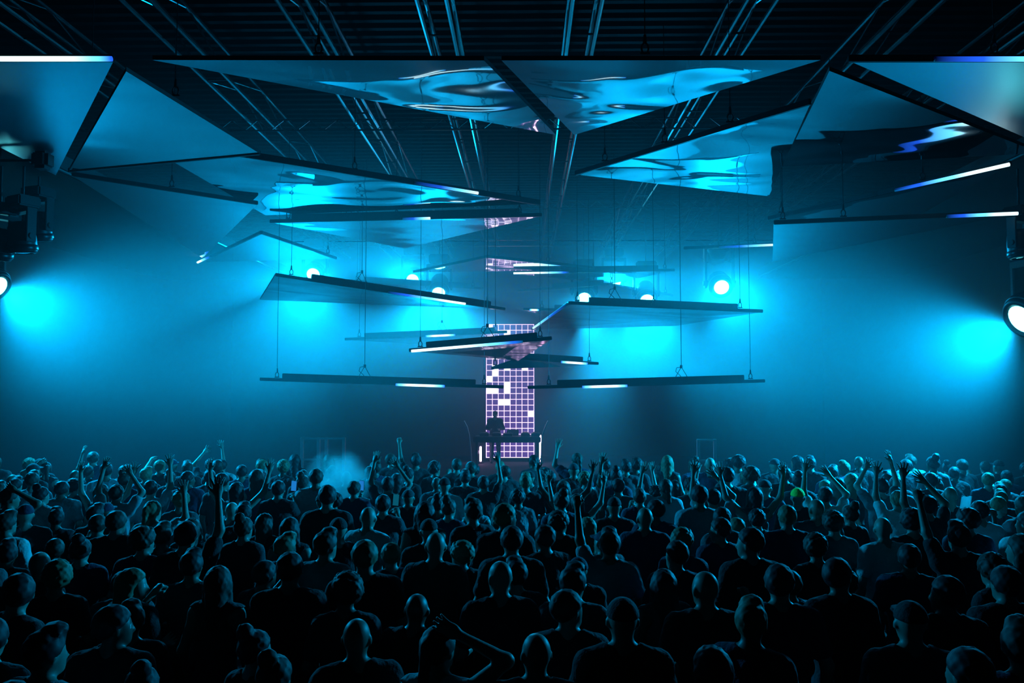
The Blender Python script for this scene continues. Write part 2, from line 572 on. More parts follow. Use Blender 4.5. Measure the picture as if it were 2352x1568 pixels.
panel('broad mirror sail at right below the dark diagonal gap', pz(U, (1905, 162), (2390, 351), (1797, 382)), (), (), (), ((1, 2, .3), (1, 2, .8)), group=SG)
panel('arrow-shaped mirror panel right of the ceiling centre, pointing left', pz(U - 0.1, (1322, 400), (1862, 236), (1766, 450)), ((0, 1),), (), (), ((0, 1, .16), (0, 1, .45), (0, 1, .72)), group=SG)
panel('slanting mirror panel at right with a glowing white tube on its near edge', pz(U - 0.3, (2322, 377), (1765, 503), (2100, 500)), ((0, 1),), (), ((1, 0, 0.6, 1.0, 'right'),), ((0, 1, .3), (0, 1, .93)), film=M_MIRRORF)
panel('broad mirror panel at right whose rail glows white at its right tip', pz(Z0 + 2.6, (1777, 513), (2335, 490), (1775, 600)), ((0, 1),), (), ((0, 1, 0.72, 1.0, 'right'),), ((0, 1, .04), (0, 1, .3)), film=M_MIRRORF)
panel('long mirror sail at left with a heavy dark rail falling to the right', pz(U + 0.05, (298, 313), (1240, 467), (610, 494)), ((0, 1),), (), ((0, 1, .62, .8, 'faint'),), ((0, 1, .08), (0, 1, .47), (0, 1, .93)), group=SG, edge_h=0.10)
panel('mirror panel under the long left sail, its lower edge catching bright light', pz(U - 0.09, (620, 510), (1245, 495), (930, 570)), ((0, 1),), ((0, 1, .08, .92),), ((0, 1, .5, .6, 'faint'),), ((0, 1, .07), (0, 1, .475), (0, 1, .92)), ((0, 1, .31),))
panel('narrow dark mirror sail at the left along the side ceiling', pz(U - 0.05, (165, 402), (592, 468), (465, 592)), ((0, 1),), (), (), ((0, 1, .5),), film=M_MIRRORF, group=SG)
panel('small gable-shaped mirror panel in bright haze at left', pz(U - 0.1, (600, 535), (772, 594), (458, 602)), ((0, 1), (0, 2)), (), ((0, 2, .75, 1, 'right'),), ((0, 1, .87),), film=M_MIRRORF)
panel('far mirror panel above the screen reflecting its grid', pz(U - 0.1, (1120, 590), (1385, 618), (950, 625)), ((0, 1), (0, 2)), (), (), ((0, 1, .5),), film=M_MIRRORF)
panel('far thin mirror panel glowing white at its left half right of the screen top', pz(U - 0.2, (1180, 627), (1550, 621), (1400, 652)), ((0, 1),), ((0, 1, .3, .9),), ((0, 1, 0, .35, 'left'),), ((0, 1, .5), (0, 1, .94)), film=M_MIRRORF)
panel('mirror panel in bright haze at right beside the soft oval lamp', pz(U - 0.1, (1570, 571), (1775, 562), (1640, 610)), ((0, 1),), (), ((0, 1, .4, 1, 'faint'),), ((0, 1, .8),), film=M_MIRRORF)
panel('roof-shaped far panel with a lamp at its peak right of the screen', pz(Z0 + 2.9, (1395, 653), (1545, 679), (1188, 669)), ((0, 1), (0, 2)), ((0, 2, .05, .6),), (), ((0, 1, .06), (0, 1, .88), (0, 2, .14)), film=M_MIRRORF)
panel('thin far panel left of the screen below a bright lamp', pz(Z0 + 3.0, (797, 645), (1110, 663), (960, 684)), ((0, 1),), ((0, 1, .12, .9),), (), ((0, 1, .07), (0, 1, .92)), film=M_MIRRORF)
panel('tilted grey panel left of centre with a blue-white tube on its rail', pd((632, 632, 16.6), (1160, 711, 19.5), (597, 688, 20.5)), ((0, 1),), ((0, 1, .14, .93),), ((0, 1, .45, .80, 'right'),), ((0, 1, .06), (0, 1, .91)), ((0, 1, .34),), film=M_MIRRORC)
panel('wide kite-shaped panel right of centre with lamps behind its rail', pd((1308, 697, 16.5), (1752, 716, 17.0), (1552, 748, 21.0), (1222, 757, 21.5)), ((0, 1), (0, 3)), ((0, 1, .1, .87),), ((0, 3, 0.0, .9, 'faint'),), ((0, 1, .04), (0, 1, .43), (0, 1, .88)), ((0, 1, .23),), film=M_MIRRORC)
panel('small flat panel tucked behind the left corner of the wide kite panel', pd((1202, 711, 22.0), (1345, 713, 22.0), (1330, 745, 25.0)), ((0, 1),), ((0, 1, .5, 1),), ((0, 1, .1, .25, 'mid'),), ((0, 1, .3),), film=M_MIRRORC)
panel('pale hazy panel left of the screen with a white tube in its middle', pd((792, 780, 21.0), (1165, 763, 21.0), (1000, 792, 24.5)), ((0, 1),), ((0, 1, .12, .92),), ((0, 1, .5, .68, 'mid'),), ((0, 1, .09), (0, 1, .93)), ((0, 1, .6),), film=M_MIRRORC)
panel('dark panel crossing the screen with a long blue-white tube', pd((940, 806, 15.5), (1268, 778, 15.2), (1190, 828, 19.0), (1085, 818, 18.4)), ((0, 1),), ((0, 1, .12, .9),), ((0, 1, .02, .8, 'left'),), ((0, 1, .08), (0, 1, .92)), ((0, 1, .555),), film=M_MIRRORC)
panel('small bent panel right of the screen with a white tube near its right tip', pd((1195, 824, 19.5), (1375, 836, 19.5), (1290, 842, 22.5), (1130, 847, 18.5)), ((0, 1), (0, 3)), ((0, 1, .02, .8),), ((0, 1, .52, .86, 'mid'), (0, 3, .3, .6, 'mid')), ((0, 1, .88), (0, 3, .9)), film=M_MIRRORC)
panel('lowest panel on the left, seen edge-on, white tube right of its middle', pd((597, 872, 17.0), (1157, 890, 17.0), (880, 885, 24)), ((0, 1),), ((0, 1, .09, .885),), ((0, 1, .56, .76, 'mid'),), ((0, 1, .07), (0, 1, .92)), ((0, 1, .43),), film=M_MIRRORC)  # far corner pushed deep, unseen edge-on, to shade the haze below
panel('lowest panel on the right, seen edge-on, white tube left of its middle', pd((1212, 891, 17.0), (1757, 876, 17.0), (1500, 886, 24)), ((0, 1),), ((0, 1, .125, .915),), ((0, 1, .23, .42, 'mid'),), ((0, 1, .09), (0, 1, .94)), ((0, 1, .65),), film=M_MIRRORC)  # unseen extra depth added behind the rail so it shadows the lower haze

# ================================================================== THE STAGE
struct('stage_platform', box_me('stage_platform', (0, 23.3, 0.15), (15, 15, 0.3), 0.02), M_STAGE, 'low black stage platform beyond the crowd')
STZ = 0.3
M_SCREEN = mat('screen_body', (0.03, 0.02, 0.05), 0.4, emit=(0.22, 0.10, 0.6), strength=0.45)
nosample(M_SCREEN)
M_LINE = nosample(mat('screen_line', (0.2, 0.2, 0.2), 0.4, emit=(1.0, 0.66, 0.98), strength=2.4))
M_CELL = mat('screen_cell', (0.2, 0.2, 0.2), 0.4, emit=(1.0, 0.80, 1.0), strength=2.8)
nosample(M_CELL)
sp0 = PD(1117, 1050, 28.5)
sp1 = PD(1226, 745, 28.5)
SWID, SHEI = sp1.x - sp0.x, sp1.z - sp0.z
e = empty('light_screen', (sp0.x, 28.5, sp0.z), 'tall narrow screen showing a pink-white grid behind the performer', 'screen')
link('screen_body', box_me('screen_body', (SWID / 2, 0.06, SHEI / 2), (SWID + 0.06, 0.10, SHEI + 0.06), 0.01), M_SCREEN, e)
NC, NR = 8, 23
cw, chh = SWID / NC, SHEI / NR
bm = bmesh.new()
for c in range(NC + 1):
    bm_box(bm, Vector((c * cw, -0.003, SHEI / 2)), (0.019, 0.012, SHEI + 0.019))
for r in range(NR + 1):
    bm_box(bm, Vector((SWID / 2, -0.004, r * chh)), (SWID + 0.019, 0.012, 0.019))
link('grid_lines', fin(bm, 'grid_lines'), M_LINE, e)
cell = box_me('lit_cell', (0, 0, 0), (cw * 1.08, 0.016, chh * 1.08))
for c, r in ((0, 0), (3, 1), (2, 2), (5, 2), (0, 3), (4, 4), (1, 5), (3, 7), (6, 7), (1, 8), (1, 7), (0, 9), (3, 10), (3, 11), (0, 11), (1, 11), (2, 13), (3, 13), (7, 15)):  # one upper cell stands for a square reflected in the crossing panel
    link('lit_cell', cell, M_CELL, e, ((c + .5) * cw, -0.008, SHEI - (r + .5) * chh))
link('foot', box_me('foot', (SWID / 2, 0.1, (STZ - sp0.z) / 2), (SWID * 0.9, 0.2, sp0.z - STZ), 0.01), M_BLACK, e)

# DJ table
TD = 27.0
tl, tr = PD(1089, 1000, TD), PD(1240, 1000, TD)
TW = tr.x - tl.x
TT = tl.z
e = empty('dj_table', ((tl.x + tr.x) / 2, TD, STZ), 'dark performer table on square legs in front of the screen', 'table')
h = TT - STZ
link('table_top', box_me('table_top', (0, 0.35, h - 0.13), (TW, 0.8, 0.20), 0.03), M_BLACK, e)
leg = box_me('leg', (0, 0, 0), (0.085, 0.085, h - 0.22), 0.01)
for sx in (-1, 1):
    for yy in (0.05, 0.68):
        link('leg', leg, M_BLACK, e, (sx * (TW / 2 - 0.09), yy, (h - 0.22) / 2))
link('edge_pad', box_me('edge_pad', (0, -0.06, h - 0.13), (TW + 0.06, 0.06, 0.20), 0.025), M_BLACK, e)
M_DECK = mat('deck_plastic', (0.02, 0.02, 0.022), 0.35, noise=0.2)
M_KNOB = mat('knob', (0.15, 0.15, 0.16), 0.4, noise=0.1)
def deck(x, w, d, hh, name, label, platter):
    t = empty(name, ((tl.x + tr.x) / 2 + x, TD + 0.35, TT - 0.03), label, 'mixer' if not platter else 'deck')
    link('case', box_me('case', (0, 0, hh / 2), (w, d, hh), 0.012), M_DECK, t)
    if platter:
        link('jog_wheel', lathe_me('jog_wheel', [(0.10, hh), (0.11, hh + 0.005), (0.11, hh + 0.018), (0.095, hh + 0.024), (0.02, hh + 0.026)], 24), M_KNOB, t)
        link('screen', box_me('screen', (0, d * 0.33, hh + 0.02), (w * 0.5, 0.09, 0.03), 0.006), M_LENSOFF, t)
    else:
        kn = lathe_me('knob', [(0.016, 0), (0.016, 0.03), (0.011, 0.034)], 10)
        for i in range(4):
            for j in range(3):
                link('knob', kn, M_KNOB, t, ((i - 1.5) * w / 5, (j - 1) * d / 4, hh))
for x, lab in ((-0.78, 'flat player deck at the left end of the performer table'), (-0.36, 'flat player deck in front of the performer'), (0.62, 'flat player deck on the right half of the performer table'), (0.97, 'flat player deck at the right end of the performer table')):
    deck(x, 0.31, 0.42, 0.10, 'player_deck', lab, True)
deck(0.02, 0.32, 0.40, 0.09, 'mixing_console', 'mixing console with knobs in the middle of the performer table', False)
t = empty('monitor_box', ((tl.x + tr.x) / 2 + 0.19, TD + 0.62, TT - 0.03), 'dark box standing right of the performer on the table', 'box')
link('case', box_me('case', (0, 0, 0.10), (0.40, 0.16, 0.20), 0.015), M_DECK, t)
link('grille', box_me('grille', (0, -0.083, 0.10), (0.34, 0.01, 0.15), 0.004), M_KNOB, t)

# pink-white floor lights by the table, curved pole on each side
M_PINK = nosample(mat('pink_tube', (0.8, 0.7, 0.8), 0.4, emit=(1.0, 0.62, 0.95), strength=5))
for px, lab in ((1104, 'pink-white floor light behind the left table leg'), (1241, 'upright pink-white light tube beside the right table leg')):
    p = PD(px, 1040, 27.9)
    t = empty('floor_light', (p.x, p.y, STZ), lab, 'lamp', 'floor lights by the performer table')
    link('foot', lathe_me('foot', [(0.11, 0), (0.11, 0.03), (0.04, 0.05), (0.03, 0.06)], 16), M_BLACK, t)
    link('tube', lathe_me('tube', [(0.03, 0.06), (0.035, 0.08), (0.035, 0.55 if px < 1200 else 0.95), (0.025, 0.58 if px < 1200 else 0.98)], 12), M_PINK, t)
    ld = bpy.data.lights.new('floor_light_glow', 'POINT')
    ld.energy = 7 if px < 1200 else 3
    ld.color = (0.9, 0.35, 0.85)
    ld.shadow_soft_size = 0.06
    lo = bpy.data.objects.new('floor_light_glow', ld)
    COL.objects.link(lo); lo.parent = t; lo.location = (0, -0.12, 0.4)
M_POLE = mat('pale_pole', (0.55, 0.55, 0.55), 0.4, 0.6, noise=0.1)
for sgn, pts, lab in ((-1, [(1083, 1062), (1081, 1030), (1078, 1000), (1073, 980), (1066, 966)], 'thin curved pole left of the performer table'),
                      (1, [(1243, 1060), (1244, 1020), (1247, 995), (1253, 978), (1259, 966)], 'thin curved pole right of the performer table')):
    W = [PD(x, y_, 26.6) for x, y_ in pts]
    W.insert(0, Vector((W[0].x, W[0].y, STZ)))
    o0 = W[0].copy()
    t = empty('curved_pole', o0, lab, 'pole', 'curved poles by the table')
    link('pole', path_me('pole', [w - o0 for w in W], 0.022, 8), M_POLE, t)
    link('foot', lathe_me('foot', [(0.16, 0), (0.16, 0.02), (0.03, 0.03)], 16), M_BLACK, t)

# pale metal frames standing in the haze left and right of the stage
def frame_thing(xs, ytop, d, lab):
    W = [PD(x, ytop, d) for x in xs]
    o0 = Vector((W[0].x, d, STZ))
    t = empty('metal_frame', o0, lab, 'frame', 'upright metal frames beside the stage')
    hh = W[0].z - STZ
    po = box_me('post', (0, 0, hh / 2), (0.09, 0.09, hh), 0.01)
    for w in W:
        link('post', po, M_POLE, t, (w.x - o0.x, 0, 0))
    span = W[-1].x - o0.x
    for zz in (hh - 0.03, hh * 0.5):
        link('rail', box_me('rail', (span / 2, 0, zz), (span, 0.05, 0.05), 0.006), M_POLE, t)
frame_thing((694, 732, 750, 790), 1004, 22.5, 'pale upright metal frame in the haze left of the stage')
frame_thing((1604, 1642), 1008, 22.5, 'pale upright metal frame in the haze right of the stage')

# ================================================================== PEOPLE
# one continuous surface per body: a signed distance field meshed with surface nets
def smin(a, b, k):
    h = np.clip(0.5 + 0.5 * (b - a) / k, 0, 1)
    return b * (1 - h) + a * h - k * h * (1 - h)
def smax(a, b, k):
    return -smin(-a, -b, k)
def ell(P, c, r):
    x, y, z = P[0] - c[0], P[1] - c[1], P[2] - c[2]
    k0 = np.sqrt((x / r[0]) ** 2 + (y / r[1]) ** 2 + (z / r[2]) ** 2)
    k1 = np.sqrt((x / r[0] ** 2) ** 2 + (y / r[1] ** 2) ** 2 + (z / r[2] ** 2) ** 2) + 1e-9
    return k0 * (k0 - 1) / k1
def cone(P, a, b, ra, rb):
    a, b = np.array(a, float), np.array(b, float)
    d = b - a
    t = np.clip(((P[0] - a[0]) * d[0] + (P[1] - a[1]) * d[1] + (P[2] - a[2]) * d[2]) / max(d.dot(d), 1e-9), 0, 1)
    q = np.sqrt((P[0] - a[0] - t * d[0]) ** 2 + (P[1] - a[1] - t * d[1]) ** 2 + (P[2] - a[2] - t * d[2]) ** 2)
    return q - (ra + (rb - ra) * t)

def nets(fn, lo, hi, step):
    """surface nets: returns verts, quads"""
    ax = [np.arange(lo[i], hi[i] + step, step) for i in range(3)]
    G = np.meshgrid(*ax, indexing='ij', sparse=True)
    P = [g.astype(np.float32) for g in G]
    V = np.asarray(fn(P), dtype=np.float32)
    V = np.broadcast_to(V, (len(ax[0]), len(ax[1]), len(ax[2])))
    S = V < 0
    n = [s - 1 for s in S.shape]
    c = np.zeros(n, np.int8)
    for i in (0, 1):
        for j in (0, 1):
            for k in (0, 1):
                c += S[i:i + n[0], j:j + n[1], k:k + n[2]]
    act = (c > 0) & (c < 8)
    idx = -np.ones(n, np.int64)
    I = np.argwhere(act)
    idx[act] = np.arange(len(I))
    acc = np.zeros((len(I), 3)); cnt = np.zeros(len(I))
    corners = [(i, j, k) for i in (0, 1) for j in (0, 1) for k in (0, 1)]
    for a in corners:
        for b in corners:
            if a < b and sum(abs(a[q] - b[q]) for q in range(3)) == 1:
                va = V[I[:, 0] + a[0], I[:, 1] + a[1], I[:, 2] + a[2]]
                vb = V[I[:, 0] + b[0], I[:, 1] + b[1], I[:, 2] + b[2]]
                m = (va < 0) != (vb < 0)
                t = np.where(m, va / np.where(m, va - vb, 1), 0)
                pa, pb = np.array(a, float), np.array(b, float)
                acc += np.where(m[:, None], pa + t[:, None] * (pb - pa), 0)
                cnt += m
    verts = (I + acc / cnt[:, None]) * step + np.array(lo)
    quads = []
    for d in range(3):
        u, w = (d + 1) % 3, (d + 2) % 3
        sl0 = [slice(None)] * 3; sl1 = [slice(None)] * 3
        sl0[d] = slice(0, n[d]); sl1[d] = slice(1, n[d] + 1)
        e = S[tuple(sl0)] != S[tuple(sl1)]
        E = np.argwhere(e)
        ok = (E[:, u] > 0) & (E[:, w] > 0) & (E[:, u] < n[u]) & (E[:, w] < n[w])
        E = E[ok]
        inside = S[E[:, 0], E[:, 1], E[:, 2]]
        def at(du, dw):
            F = E.copy(); F[:, u] -= du; F[:, w] -= dw
            return idx[F[:, 0], F[:, 1], F[:, 2]]
        q = np.stack([at(1, 1), at(0, 1), at(0, 0), at(1, 0)], 1)
        q[~inside] = q[~inside][:, ::-1]
        quads.append(q)
    return verts, np.concatenate(quads)

def np_mesh(name, verts, quads, smooth=True):
    me = bpy.data.meshes.new(name)
    me.vertices.add(len(verts)); me.vertices.foreach_set('co', np.asarray(verts, np.float32).ravel())
    me.loops.add(len(quads) * 4); me.loops.foreach_set('vertex_index', np.asarray(quads, np.int32).ravel())
    me.polygons.add(len(quads))
    me.polygons.foreach_set('loop_start', np.arange(0, len(quads) * 4, 4, dtype=np.int32))
    me.update(calc_edges=True)
    me.polygons.foreach_set('use_smooth', np.ones(len(quads), bool))
    me.validate()
    return me

def lump(P, a, f, ph=0.0):
    return a * (np.sin(f * P[0] + ph) * np.sin(f * 1.13 * P[1] + 1.3 * ph) * np.sin(f * 0.91 * P[2] + 0.7 * ph))

# ---- hand (palm along +Z, back of hand towards -Y, thumb on -X side for the right hand)
def hand_sdf(P, pose, s):
    d = cone(P, (0, 0, -0.03), (0, 0, 0.03), 0.027, 0.027)
    d = smin(d, ell(P, (0, 0, 0.055), (0.042, 0.019, 0.052)), 0.02)
    L = [0.066, 0.078, 0.072, 0.056]
    for i in range(4):
        x0 = s * (-0.030 + 0.020 * i)
        sp = s * (-0.020 + 0.0133 * i)
        if pose == 'open':
            k1 = (x0 + sp * 0.7, 0.006, 0.098 + L[i] * 0.45)
            k2 = (x0 + sp * 1.5, 0.016, 0.098 + L[i])
        elif pose == 'fist':
            k1 = (x0, 0.040, 0.108)
            k2 = (x0, 0.048, 0.070)
        else:
            k1 = (x0 + sp * 0.2, 0.018, 0.095 + L[i] * 0.42)
            k2 = (x0 + sp * 0.4, 0.044, 0.095 + L[i] * 0.75)
        b = (x0, 0.0, 0.090 - 0.004 * abs(i - 1.5))
        d = smin(d, cone(P, b, k1, 0.0098, 0.009), 0.008)
        d = smin(d, cone(P, k1, k2, 0.009, 0.0072), 0.004)
    t0 = (s * -0.026, 0.006, 0.030)
    if pose == 'open':
        t1, t2 = (s * -0.056, 0.016, 0.062), (s * -0.074, 0.022, 0.092)
    elif pose == 'fist':
        t1, t2 = (s * -0.048, 0.030, 0.060), (s * -0.015, 0.060, 0.078)
    else:
        t1, t2 = (s * -0.048, 0.020, 0.062), (s * -0.050, 0.034, 0.094)
    d = smin(d, cone(P, t0, t1, 0.014, 0.011), 0.010)
    d = smin(d, cone(P, t1, t2, 0.011, 0.009), 0.005)
    return d
HANDS = {}
for pose in ('open', 'fist', 'relax'):
    for s in (1, -1):
        HANDS[pose, s] = nets(lambda P: hand_sdf(P, pose, s), (-0.10, -0.04, -0.03), (0.10, 0.09, 0.20), 0.0062)

SH = 0.178
POSES = {   # per side (right arm given as +x): elbow, wrist, hand pose, palm direction
    'down': ((0.262, -0.045, 1.16), (0.262, 0.05, 0.92), 'relax'),
    'bent': ((0.270, -0.02, 1.17), (0.150, 0.21, 1.15), 'relax'),
    'phone': ((0.235, 0.15, 1.27), (0.130, 0.33, 1.48), 'fist'),
    'up': ((0.270, 0.03, 1.70), (0.235, 0.08, 1.955), 'open'),
    'upout': ((0.370, 0.05, 1.64), (0.420, 0.10, 1.895), 'open'),
    'upin': ((0.300, 0.10, 1.66), (0.120, 0.16, 1.88), 'open'),
    'fistup': ((0.255, 0.05, 1.69), (0.270, 0.13, 1.945), 'fist'),
    'wave': ((0.390, 0.04, 1.57), (0.340, 0.10, 1.83), 'open'),
    'onhead': ((0.390, 0.06, 1.60), (0.160, -0.02, 1.74), 'relax'),
    'point': ((0.300, 0.22, 1.56), (0.250, 0.44, 1.72), 'relax'),
}
def sidept(p, s): return (p[0] * s, p[1], p[2])

def torso_sdf(P, build, infl=0.0, shoulders=True):
    w, g = build
    d = ell(P, (0, -0.005, 1.28), (0.175 * w + infl, 0.118 * g + infl, 0.205 + infl))
    d = smin(d, ell(P, (0, 0.0, 1.10), (0.150 * w + infl, 0.108 * g + infl, 0.14 + infl)), 0.08)
    d = smin(d, ell(P, (0, -0.01, 0.95), (0.172 * w + infl, 0.125 * g + infl, 0.12 + infl)), 0.07)
    if shoulders:
        d = smin(d, cone(P, (-SH * w, -0.012, 1.425), (SH * w, -0.012, 1.425), 0.060 + infl, 0.060 + infl), 0.05)
        for s in (-1, 1):
            d = smin(d, cone(P, (s * 0.035, -0.015, 1.50), (s * 0.15 * w, -0.015, 1.445), 0.048 + infl * .6, 0.052 + infl), 0.03)
    return d
def arm_sdf(P, build, pose, s, t_end=1.0, t_fore=1.0, infl=0.0):
    el, wr, _ = POSES[pose]
    w = build[0]
    sh = np.array((SH * w * s, -0.012, 1.425)); E = np.array(sidept(el, s)); W = np.array(sidept(wr, s))
    if w != 1: E[0] += s * SH * (w - 1); W[0] += s * SH * (w - 1)
    e2 = sh + (E - sh) * t_end
    d = cone(P, sh, e2, 0.056 + infl, (0.056 + (0.040 - 0.056) * t_end) + infl * 1.3)
    if t_end >= 1 and t_fore > 0:
        w2 = E + (W - E) * t_fore
        d = smin(d, cone(P, E, w2, 0.041 + infl, 0.041 + (0.026 - 0.041) * t_fore + infl), 0.025)
    return d
def head_frame(P, yaw, pitch):
    c0, s0 = math.cos(yaw), math.sin(yaw)
    x, y, z = P[0], P[1] - 0.01, P[2] - 1.56
    x, y = c0 * x + s0 * y, -s0 * x + c0 * y
    c1, s1 = math.cos(pitch), math.sin(pitch)
    y, z = c1 * y + s1 * z, -s1 * y + c1 * z
    return [x, y, z + 1.56]
def head_sdf(P, yaw, pitch):
    Q = head_frame(P, yaw, pitch)
    d = ell(Q, (0, -0.008, 1.668), (0.076, 0.096, 0.094))
    d = smin(d, ell(Q, (0, 0.030, 1.610), (0.060, 0.066, 0.082)), 0.04)
    d = smin(d, ell(Q, (0, 0.060, 1.562), (0.036, 0.034, 0.030)), 0.03)          # chin
    for s in (-1, 1):
        d = smax(d, -ell(Q, (s * 0.032, 0.096, 1.648), (0.021, 0.018, 0.013)), 0.012)   # eye socket
        d = smin(d, ell(Q, (s * 0.032, 0.079, 1.647), (0.013, 0.012, 0.011)), 0.004)   # eyeball
        d = smin(d, ell(Q, (s * 0.080, -0.004, 1.640), (0.011, 0.021, 0.032)), 0.010)   # ear
    d = smin(d, cone(Q, (0, 0.088, 1.652), (0, 0.108, 1.612), 0.009, 0.014), 0.012)      # nose
    d = smin(d, ell(Q, (0, 0.090, 1.582), (0.024, 0.010, 0.006)), 0.006)               # lips
    d = smin(d, ell(Q, (0, 0.087, 1.571), (0.020, 0.010, 0.006)), 0.006)
    return d
def legs_sdf(P, build, infl=0.0, stride=0.0):
    w = build[0]
    d = None
    for s in (-1, 1):
        hip, kn, an = (s * 0.095 * w, 0, 0.92), (s * 0.115, 0.02 + s * stride, 0.50), (s * 0.125, -0.02 + s * stride * .6, 0.085)
        L = smin(cone(P, hip, kn, 0.088 * w + infl, 0.058 + infl), cone(P, kn, an, 0.056 + infl, 0.040 + infl * 1.6), 0.03)
        if infl == 0:
            L = smin(L, ell(P, (an[0], an[1] + 0.055, 0.036), (0.046, 0.125, 0.042)), 0.03)
        d = L if d is None else np.minimum(d, L) if infl == 0 else smin(d, L, 0.02)
    return d
def hair_sdf(P, kind, yaw, pitch, seed):
    Q = head_frame(P, yaw, pitch)
    if kind in ('short', 'long', 'bun', 'quiff', 'ponytail'):
        d = ell(Q, (0, -0.014, 1.676), (0.087, 0.103, 0.099))
        cut = (Q[1] * 0.85 - (Q[2] - 1.672) * 1.0) - 0.035
        d = smax(d, cut, 0.015)
        d = smax(d, 1.585 - Q[2] + np.maximum(0, Q[1] + 0.03) * 0.5, 0.01)
        if kind == 'quiff':
            d = smin(d, ell(Q, (0, 0.045, 1.765), (0.06, 0.055, 0.035)), 0.03)
        if kind == 'long':
            d = smin(d, cone(Q, (0, -0.055, 1.66), (0, -0.085, 1.36), 0.078, 0.062), 0.04)
            for s in (-1, 1):
                d = smin(d, cone(Q, (s * 0.072, -0.02, 1.64), (s * 0.085, -0.03, 1.44), 0.028, 0.026), 0.03)
        if kind == 'bun':
            d = smin(d, ell(Q, (0, -0.075, 1.782), (0.05, 0.048, 0.045)), 0.012)
        if kind == 'ponytail':
            d = smin(d, cone(Q, (0, -0.11, 1.70), (0, -0.15, 1.48), 0.032, 0.022), 0.02)
        return d - 0.007 + lump(Q, 0.005, 83, seed) + lump(Q, 0.003, 151, seed + 1)
    if kind == 'curly':
        d = ell(Q, (0, -0.022, 1.690), (0.108, 0.122, 0.112))
        d = smax(d, (Q[1] * 0.85 - (Q[2] - 1.672)) - 0.035, 0.02)
        return d - 0.004 + lump(Q, 0.008, 61, seed) + lump(Q, 0.007, 103, seed + 1) + lump(Q, 0.004, 187, seed + 2)
    if kind == 'cap':
        d = smax(ell(Q, (0, -0.010, 1.675), (0.088, 0.106, 0.100)), 1.675 - Q[2], 0.01)
        br = smax(ell(Q, (0, 0.10, 1.690), (0.075, 0.085, 0.012)), -(Q[1] - 0.03), 0.01)
        return smin(d, br, 0.01)
    return None

M_SKIN = [mat('skin_light', (0.36, 0.25, 0.20), 0.5, noise=0.08, nscale=30), mat('skin_tan', (0.25, 0.16, 0.115), 0.5, noise=0.08, nscale=30), mat('skin_brown', (0.11, 0.065, 0.045), 0.48, noise=0.08, nscale=30)]
M_EYE = mat('eye', (0.75, 0.75, 0.75), 0.15)
M_HAIR = [mat('hair_black', (0.010, 0.009, 0.009), 0.62, noise=0.3, nscale=60), mat('hair_brown', (0.04, 0.025, 0.016), 0.62, noise=0.3, nscale=60), mat('hair_fair', (0.22, 0.15, 0.08), 0.6, noise=0.3, nscale=60)]
def cloth(n, c): return mat(n, c, 0.85, noise=0.18, nscale=9, bump=0.25, bscale=28, sheen=0.05)
TOPS = {'black': cloth('black_cotton', (0.012, 0.012, 0.013)), 'charcoal': cloth('charcoal_cotton', (0.025, 0.026, 0.03)), 'navy': cloth('navy_cotton', (0.018, 0.025, 0.06)),
        'grey': cloth('grey_cotton', (0.09, 0.09, 0.095)), 'white': cloth('white_cotton', (0.70, 0.70, 0.70)), 'pale': cloth('pale_cotton', (0.34, 0.36, 0.38)), 'green': cloth('neon_green_knit', (0.35, 0.95, 0.10))}
M_TROUSER = cloth('dark_denim', (0.02, 0.024, 0.035))
M_SHOE = mat('shoe_rubber', (0.02, 0.02, 0.02), 0.6, noise=0.1)

